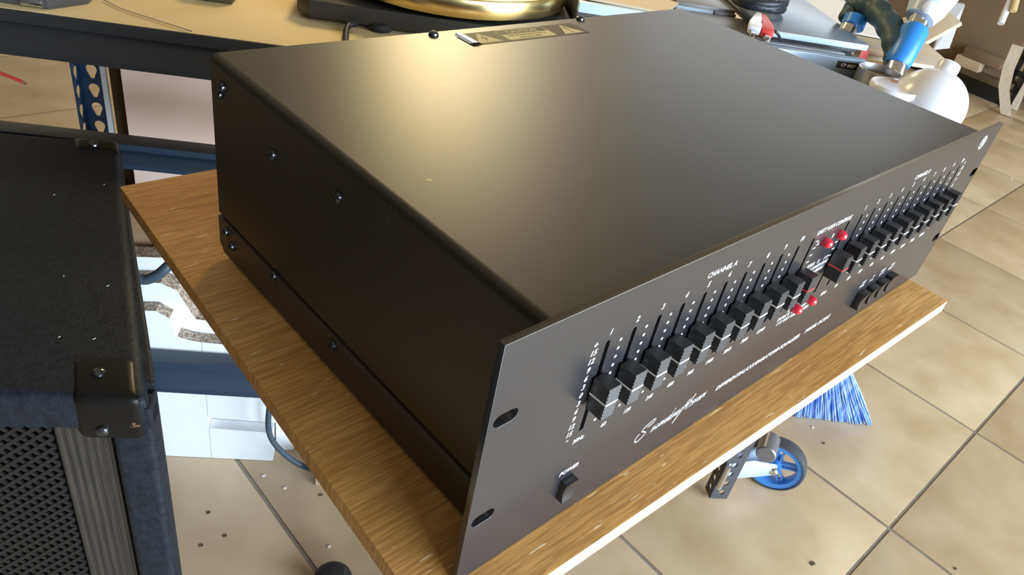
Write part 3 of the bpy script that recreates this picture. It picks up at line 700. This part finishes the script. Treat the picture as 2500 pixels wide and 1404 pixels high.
single('probe_lead', pc[0], G().tube(curve(pc), 1.6, 8), 'cable', 'thin black lead running from the red clip over the slab edge', 'wire', smooth=True)
# papers and cardboard sheets
single('paper_sheet', B(640, 900, 62), G().prism([B(524, 810, 58), B(600, 800, 58), B(640, 1060, 60), B(500, 1060, 60)], (0, 0, 1.2)), 'paper', 'bright white paper sheet behind the flat blue-grey slab', 'paper')
single('cardboard_sheet', B(590, 740, 56), G().prism([B(512, 722, 50), B(660, 714, 50), B(690, 900, 52), B(530, 900, 52)], (0, 0, 5)), 'tancard', 'long cardboard sheet overhanging the bench end behind the hand tool', 'sheet', bevel=0.6)
q = [atd(2242, 122, 1050), atd(2349, 62, 1150), atd(2298, 18, 1200), atd(2180, 60, 1120)]
single('cardboard_sheet', q[0], G().prism(q, (0, 3, 4)), 'tancard', 'pointed tan cardboard piece behind the blue sleeve of the hand tool', 'sheet', bevel=0.6)
MT['greypaper'] = mat('grey_paper', (0.40, 0.38, 0.38), 0.7)
q = [atd(2280, 122, 1190), atd(2318, 118, 1230), atd(2356, 12, 1290), atd(2322, 6, 1280)]
single('paper_sheet', q[0], G().prism(q, (3, 3, 1)), 'greypaper', 'greyish paper sheet peeking out behind the tan cardboard piece', 'paper')
# hand tool: two tubes joined by a curved dark grip
D0 = 935.0
ht = thing('hand_tool', B(533, 655, tz), 'blue and white tubular hand tool with a curved dark grip at the bench end', 'tool')
def T(px, py, dd=0): return atd(px, py, D0+dd)
part('lower_tube', G().tube([B(525, 662, tz+2), T(2181, 184), T(2192, 152)], 12.5, 20), 'chrome', ht, smooth=True)
part('blue_sleeve', G().tube([T(2189, 158), T(2194, 148), T(2232, 76), T(2236, 68)], [14.5, 16.5, 17, 15], 24), 'bluegrip', ht, smooth=True)
part('upper_tube', G().tube([T(2233, 72), T(2254, 30)], 12.5, 20), 'chrome', ht, smooth=True)
part('upper_socket', G().tube([T(2244, 46), T(2262, 22), T(2290, -20), T(2320, -60)], [18, 23, 26, 27], 24), 'paleblue', ht, smooth=True)
bt = T(2268, 18); part('rivet', G().lathe([(7.5, 20), (7.5, 27), (4, 29), (0.1, 29)], bt, (CP-bt), 20), 'opal', ht, smooth=True)
part('rear_tube', G().tube([T(2064, 84, 60), T(2072, 70, 60), T(2082, 46, 60)], [11, 11, 11], 18), 'chrome', ht, smooth=True)
part('rear_collar', G().tube([T(2080, 66, 60), T(2090, 44, 60)], 15, 18), 'bluegrip', ht, smooth=True)
gp = [T(2070, 50, 70), T(2084, 22, 70), T(2108, 10, 60), T(2140, 26, 45), T(2168, 58, 25), T(2184, 98, 10), T(2186, 140, 5), T(2182, 158, 5)]
part('curved_grip', G().tube(curve(gp), [12.5+0.9*math.sin(i*0.8)+3*math.sin(math.pi*i/56) for i in range(57)], 20), 'darkgrip', ht, smooth=True)
part('grip_clip', G().tube([T(2075, 8, 70), T(2104, -6, 70)], 9, 14), 'bluegrip', ht, smooth=True)
# round tins and the white dome
c = atz(2150, 172, 60); tn = thing('round_tin', Vector((c.x, c.y, tz)), 'small round metal tin with dark inside, between the badge and the white dome', 'tin')
part('tin_wall', G().lathe([(24, tz+0.2), (25, tz+2), (25, 60), (23.4, 61), (23, 60), (23, 50), (0.1, 50)], (c.x, c.y, 0), (0, 0, 1), 40), 'steel', tn, smooth=True)
part('tin_content', G().lathe([(22.8, 50), (22.6, 53), (0.1, 54)], (c.x, c.y, 0), (0, 0, 1), 32), 'darkcard', tn, smooth=True)
c = atz(2186, 212, 66); jr = thing('plastic_tub', Vector((c.x, c.y, tz)), 'round tub with a white lid and orange print, beside the white dome', 'tub')
part('tub_wall', G().lathe([(22, tz+0.2), (24.5, 62)], (c.x, c.y, 0), (0, 0, 1), 40), 'clear', jr, smooth=True)
lid = part('tub_lid', G().lathe([(26, 61), (26.5, 62), (26.5, 66), (25.5, 67.5), (24, 67.5), (23.5, 66.4), (0.1, 66.4)], (c.x, c.y, 0), (0, 0, 1), 40), 'opal', jr, smooth=True)
g = G()
for k in range(9):
    a, b = math.radians(-50+10*k), math.radians(-42+10*k)
    g.add([(c.x+15*math.cos(a), c.y+15*math.sin(a), 66.6), (c.x+22*math.cos(a), c.y+22*math.sin(a), 66.6), (c.x+22*math.cos(b), c.y+22*math.sin(b), 66.6), (c.x+15*math.cos(b), c.y+15*math.sin(b), 66.6)], [(0, 1, 2, 3)])
part('lid_print', g, 'orange', jr, under=lid)
dc = atz(2262, 258, 52); dax = (rt*0.42+up*0.85-fw*0.12).normalized(); DR = 89*(dc-CP).dot(fw)/FPX
dm = thing('white_dome', Vector((dc.x, dc.y, tz)), 'glossy white dome with a short neck at the right end of the bench', 'lampshade')
pr = [(DR*math.sin(math.radians(a)), -DR*math.cos(math.radians(a))) for a in range(0, 160, 8)]
part('dome_shell', G().lathe(pr, dc, dax, 48), 'opal', dm, smooth=True)
part('dome_neck', G().lathe([(11, DR-6), (11.5, DR-4), (12.5, DR+4), (12, DR+9), (10, DR+10.5)], dc, dax, 32), 'opal', dm, smooth=True)
single('price_sticker', B(524, 716, 56), G().prism([B(519, 713.4, 50.5), B(530, 713.0, 50.5), B(530, 713.0, 62), B(519, 713.4, 62)], BV*0.5), 'redsticker', 'small red sticker on the edge of the long cardboard sheet', 'sticker')

# ------------------------------------------------------------------ speaker cabinet, left foreground
ZC = -105.0
FR, BR = atz(362, 975, ZC), atz(290, 345, ZC)
fd = Vector((math.cos(math.radians(146)), math.sin(math.radians(146)), 0)); sd = (BR-FR).normalized()
FLc = FR+fd*340; BL = BR+fd*(340-2*(BR-FR).length*math.sin(math.radians(18))+120)
fn = Vector((fd.y, -fd.x, 0)); fn = fn if fn.dot(CP-FR) > 0 else -fn          # outward normal of the front
sp = thing('speaker_cabinet', Vector((FR.x, FR.y, -FL)), 'black vinyl-covered speaker cabinet with metal corners and perforated grille at the left', 'speaker')
H0 = -FL+8
ins = -fn*20
part('cabinet_body', G().prism([p+Vector((0, 0, H0-ZC)) for p in (FR+ins, BR, BL, FLc+ins)], (0, 0, ZC-H0-4)), 'tolex', sp, bevel=3, seg=3)
part('top_panel', G().prism([p+Vector((0, 0, -26)) for p in (FR, BR, BL, FLc)], (0, 0, 26)), 'tolex', sp, bevel=9, seg=4)
def bar(name, a, b, up_, w, m, d=20.5, bev=5):       # rail in the plane of the front
    return part(name, G().prism([a, b, b+up_*w, a+up_*w], -fn*d), m, sp, bevel=bev, seg=3)
zv = Vector((0, 0, 1))
bar('top_rail', FR+zv*(-30)-fn*0.3, FLc+zv*(-30)-fn*0.3, zv, 20, 'tolex', bev=1.5)
bar('bottom_rail', FR+zv*(H0-ZC), FLc+zv*(H0-ZC), zv, 30, 'tolex')
bar('side_stile', FR+zv*(H0-ZC)-fn*0.5, FR-zv*12-fn*0.5, fd, 28, 'tolex'); bar('side_stile', FLc+zv*(H0-ZC)-fn*0.5, FLc-zv*12-fn*0.5, -fd, 28, 'tolex')
s0 = FR+fd*32-fn*10
part('ribbed_strip', G().prism([s0+zv*(H0-ZC+30), s0+fd*36+zv*(H0-ZC+30), s0+fd*36-zv*31, s0-zv*31], -fn*6), 'strip', sp, bevel=0.6)
for k in range(6): part('rib', G().prism([s0+fd*(2+5.8*k)+zv*(H0-ZC+30), s0+fd*(5.4+5.8*k)+zv*(H0-ZC+30), s0+fd*(5.4+5.8*k)-zv*31, s0+fd*(2+5.8*k)-zv*31], fn*1.3), 'strip', sp, bevel=0.5)
# perforated grille: crossing strips leave diamond holes
g = G(); gw, gh, pit = 236.0, ZC-H0-64, 9.2
g0 = FR+fd*70-fn*12+zv*(-32-gh)
def clipbar(sgn, c):
    pts = []
    for x in (0, gw):
        y = sgn*x+c
        if 0 <= y <= gh: pts.append((x, y))
    for y in (0, gh):
        x = (y-c)/sgn
        if 0 < x < gw: pts.append((x, y))
    return sorted(pts)[:1]+sorted(pts)[-1:] if len(pts) >= 2 else None
for sgn, dz in ((0.85, 0), (-0.85, -0.4)):
    c = -gw
    while c < gh+gw:
        q = clipbar(sgn, c); c += pit
        if not q or (Vector(q[0])-Vector(q[1])).length < 2: continue
        a, b = g0+fd*q[0][0]+zv*q[0][1]-fn*dz, g0+fd*q[1][0]+zv*q[1][1]-fn*dz
        d = (b-a).normalized(); n = d.cross(fn)
        g.prism([a+n*1.5, b+n*1.5, b-n*1.5, a-n*1.5], fn*1.6)
gr = part('grille', g, 'grille', sp); gr['kind'] = 'stuff'
part('grille_backing', G().prism([g0-fn*5, g0+fd*gw-fn*5, g0+fd*gw+zv*gh-fn*5, g0+zv*gh-fn*5], -fn*2), 'void', sp)
# metal corner caps with rivets
def cap3(cor, da, db, ra, rb, off=0.0):
    cor = cor+da*off; n2 = (db-da*db.dot(da)).normalized()
    return part('corner_cap', G().prism([p+Vector((0, 0, 1.4)) for p in (cor-n2*1.4, cor-n2*1.4+da*ra, cor+da*ra+db*rb, cor+db*rb)], (0, 0, -42)), 'corner', sp, bevel=8, seg=4)
c1 = cap3(FR, fd, sd, 44, 44, 4.0)
for p, n in ((FR+fd*30+sd*24+zv*1.3, zv), (FR+fd*32-zv*30+fn*1.3, fn), (FR+sd*14-zv*14-fd*0.2, -fd)):
    part('rivet', G().lathe([(4.6, 0), (4.2, 1.6), (2.6, 2.8), (0.1, 3.2)], p, n, 16), 'screw', sp, smooth=True, under=c1)
c2 = cap3(BR, fd, -sd, 44, 30, 0.0)
part('rivet', G().lathe([(4.6, 0), (4.2, 1.6), (2.6, 2.8), (0.1, 3.2)], BR+fd*24-sd*16+zv*1.5, zv, 16), 'screw', sp, smooth=True, under=c2)
for k in range(4):
    p = FR+fd*(60+60*k)+sd*60+Vector((0, 0, H0-ZC)); part('cabinet_foot', G().lathe([(14, -FL+0.2), (14, H0+2)], (p.x, p.y, 0), zv, 16), 'rubber', sp)
# lint on the cabinet top
LB = ['pale lint fleck on the black cabinet top, nearest the rear corner cap', 'pale lint fleck on the cabinet top, farthest to the back left', 'pale lint fleck near the right edge, halfway along the cabinet top', 'pale lint fleck in the middle of the cabinet top', 'pale lint fleck on the cabinet top, nearest the front grille', 'pale lint fleck just behind the front corner cap of the cabinet']
for k, (x, y) in enumerate(((253, 452), (130, 477), (260, 700), (154, 675), (142, 825), (226, 830))):
    p = atz(x, y, ZC+0.6)
    single('lint_fleck', p, G().obox(p, Vector((1.2+0.6*(k % 3), 0.5, 0)), (0.15, 0.5, 0), (0, 0, 0.4)), 'lint', LB[k], 'lint', 'lint flecks on the speaker cabinet')

# ------------------------------------------------------------------ broom beyond the board
br = thing('broom', atz(2010, 1000, -FL), 'blue-bristled broom head standing on the tiles beyond the board edge', 'broom')
b0, b1 = atz(1925, 1008, -FL), atz(2126, 1030, -FL); bd = (b1-b0); rnd = random.Random(3)
tA, tB = atz(1965, 872, -FL+130), atz(2078, 905, -FL+130)
g = G()
for k in range(420):
    t = rnd.random(); w = rnd.random()-0.5
    foot_ = b0+bd*t+Vector((bd.y, -bd.x, 0)).normalized()*(w*26)+Vector((0, 0, 0.6+rnd.random()*3))
    top = tA+(tB-tA)*(t+rnd.gauss(0, 0.012))+Vector((bd.y, -bd.x, 0)).normalized()*(w*12)
    mid = (foot_+top)/2+Vector((rnd.gauss(0, 2), rnd.gauss(0, 2), 0))
    g.tube([foot_, mid, top], [1.1, 1.4, 1.5], 4, cap=False)
bo = part('bristles', g, 'bristle', br, smooth=True); bo['kind'] = 'stuff'
tc0 = tA+Vector((0, 0, -4)); bd = tB-tA; part('broom_block', G().obox(tc0+Vector((-6, 10, 0)), bd*1.05, Vector((bd.y, -bd.x, 0)).normalized()*-26, (0, 0, 40)), 'broomcap', br, bevel=5)
part('broom_handle', G().tube([tc0+bd*0.5+Vector((0, 5, 30)), tc0+bd*0.5+Vector((-20, 90, 260))], 11, 14), 'bluegrip', br, smooth=True)

# ------------------------------------------------------------------ far rack on the right
A_, B_ = atz(2232, 118, -545), atz(2428, 197, -545)
rd = (B_-A_).normalized(); rn = Vector((rd.y, -rd.x, 0)); rn = rn if rn.dot(CP-A_) < 0 else -rn      # away from camera
rk = thing('storage_rack', Vector((B_.x, B_.y, -FL)), 'dark storage rack with a low shelf at the far right', 'rack')
part('low_shelf', G().prism([A_-rd*900, B_+rd*60, B_+rd*60+rn*620, A_-rd*900+rn*620], (0, 0, -24)), 'darkcard', rk, bevel=2)
pb_ = B_+rd*30+rn*70
part('under_shelf_shade', G().prism([p+Vector((0, 0, -24)) for p in (A_-rd*900+rn*70, B_+rd*20+rn*70, B_+rd*20+rn*600, A_-rd*900+rn*600)], (0, 0, -FL+545+24.2)), 'black', rk)  # solid dark block added below the shelf in place of its shadow
g = G()
for k in range(22):
    z = -FL+70*k; g.obox(Vector((pb_.x, pb_.y, z)), rd*60, rn*6, (0, 0, 26)); 
g.obox(Vector((pb_.x, pb_.y, -FL)), rd*17, rn*6, (0, 0, 1560)); g.obox(Vector((pb_.x, pb_.y, -FL))+rd*43, rd*17, rn*6, (0, 0, 1560))
part('perforated_post', g, 'black', rk)
part('rear_post', G().obox(Vector((pb_.x, pb_.y, -FL))+rn*560, rd*60, rn*6, (0, 0, 1560)), 'black', rk)
def rbox(name, s0_, s1_, d0, d1, z0, z1, m, label, cat):
    o_ = B_+rd*s0_+rn*d0; o_.z = z0
    return single(name, o_, G().obox(o_, rd*(s1_-s0_), rn*(d1-d0), (0, 0, z1-z0)), m, label, cat, bevel=4)
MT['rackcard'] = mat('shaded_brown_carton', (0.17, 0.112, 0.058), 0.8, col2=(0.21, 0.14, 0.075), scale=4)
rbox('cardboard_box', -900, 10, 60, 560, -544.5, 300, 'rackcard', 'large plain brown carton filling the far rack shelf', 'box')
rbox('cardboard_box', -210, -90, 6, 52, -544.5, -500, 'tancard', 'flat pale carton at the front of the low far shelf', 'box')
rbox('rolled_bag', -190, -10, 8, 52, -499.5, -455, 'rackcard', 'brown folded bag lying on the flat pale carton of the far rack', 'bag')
a, b = atd(2443, 58, 3180), atd(2480, -30, 3180)
single('white_stick', a, G().tube([a, b], 14, 10), 'opal', 'white stick standing against the big brown carton', 'stick', smooth=True)
a, b = atd(2474, 28, 3150), atd(2492, -40, 3150)
single('yellow_stick', a, G().tube([a, b], 13, 10), 'shelftop', 'short yellowish stick right of the white one', 'stick', smooth=True)
# planks leaning at the right margin
def lean(name, pts, w, t, label, m='timber'):
    d = Vector((0.35, -0.94, 0)); g = G()
    pp = [Vector(p) for p in pts]
    for a, b in zip(pp, pp[1:]): g.obox(a-d*w/2, b-a, d*w, Vector((d.y, -d.x, 0))*-t)
    return single(name, pp[0], g, m, label, 'plank')
pf = atz(2456, 282, -FL+2)
dep = (pf-CP).dot(fw)
lean('curved_plank', [pf, atd(2451, 215, dep-60), atd(2463, 165, dep-120), atd(2486, 112, dep-180)], 46, 24, 'curved pale wooden plank at the right margin beside the dark post')
pf2 = atz(2474, 268, -FL+2); dp2 = (pf2-CP).dot(fw)
lean('straight_slat', [pf2, atd(2498, 210, dp2-60), atd(2540, 110, dp2-150)], 34, 20, 'straight pale slat right of the curved plank, nearer one')
pf3 = atz(2480, 226, -FL+120); lean('straight_slat', [atd(2488, 214, dp2-20), atd(2520, 150, dp2-80), atd(2548, 90, dp2-130)], 30, 20, 'short pale slat behind the nearer straight slat')

# ------------------------------------------------------------------ grit on the tiles
CB = ['white scrap on the tiles at the far right of the equalizer', 'dark curled crumb on the tiles at the bottom right', 'dark crumb on the tiles at the very bottom, right of a joint', 'white crumb on the tiles just below the white sheets', 'white crumb right of the grout line near the stool foot', 'dark crumb nearest the white flap on the left tiles', 'dark crumb between two others on the left tiles', 'lowest dark crumb on the left tiles beside the cabinet', 'dark crumb between the caster wheel and the broom', 'white crumb just below the broom bristles', 'white crumb above the grout line, left of the wooden block', 'dark crumb just below the wooden block']
for k, (x, y, m) in enumerate(((2470, 438, 'lint'), (1982, 1382, 'grit'), (2332, 1392, 'grit'), (640, 1165, 'lint'), (800, 1338, 'lint'), (505, 1255, 'grit'), (545, 1312, 'grit'), (487, 1336, 'grit'), (2010, 1085, 'grit'), (1983, 1046, 'lint'), (692, 1195, 'lint'), (780, 1212, 'grit'))):
    p = atz(x, y, -FL+0.2); s_ = 5 if k in (0, 1) else 3
    single('floor_crumb', p, G().prism([p, p+Vector((s_*1.6, -s_*0.4, 0)), p+Vector((s_*1.9, s_*0.6, 0)), p+Vector((s_*0.3, s_, 0))], (0, 0, 1.2)), m, CB[k], 'crumb', 'crumbs on the tiles')

# ------------------------------------------------------------------ lettering to meshes
objs = []
for (s, x, y, size, plane, shear, bold, al, sx, m, under, rot, lift, root_) in TX:
    c = bpy.data.curves.new('printed_lettering', 'FONT'); c.body = s; c.size = size/1000; c.shear = shear; c.offset = bold/1000
    c.align_x = al; c.align_y = 'BOTTOM_BASELINE'; c.resolution_u = 2
    o = bpy.data.objects.new('tmp_text', c); COL.objects.link(o); objs.append(o)
bpy.context.view_layer.update(); dg = bpy.context.evaluated_depsgraph_get()
for o, (s, x, y, size, plane, shear, bold, al, sx, m, under, rot, lift, root_) in zip(objs, TX):
    me = bpy.data.meshes.new_from_object(o.evaluated_get(dg)); me.name = 'printed_lettering'
    me.transform(Matrix.Scale(sx, 4, (1, 0, 0)))
    org = ORG[(root_ or eq).name]
    if plane == 'front': Mx = Matrix.Translation((Vector((x, -lift, y))-org)/1000) @ Matrix.Rotation(math.pi/2, 4, 'X')
    elif plane == 'top': Mx = Matrix.Translation((Vector((x, y, lift))-org)/1000)
    else:
        Mx = Matrix(((BU.x, 0, -BV.x, 0), (BU.y, 0, -BV.y, 0), (0, 1, 0, 0), (0, 0, 0, 1))); Mx = Matrix.Translation((B(x, lift, y)-org)/1000) @ Mx
    me.transform(Mx); me.materials.clear()
    bpy.data.objects.remove(o)
    link('printed_lettering', me, m, under or panel)
print('dome', DR, dc)
print('objects', len(bpy.data.objects))
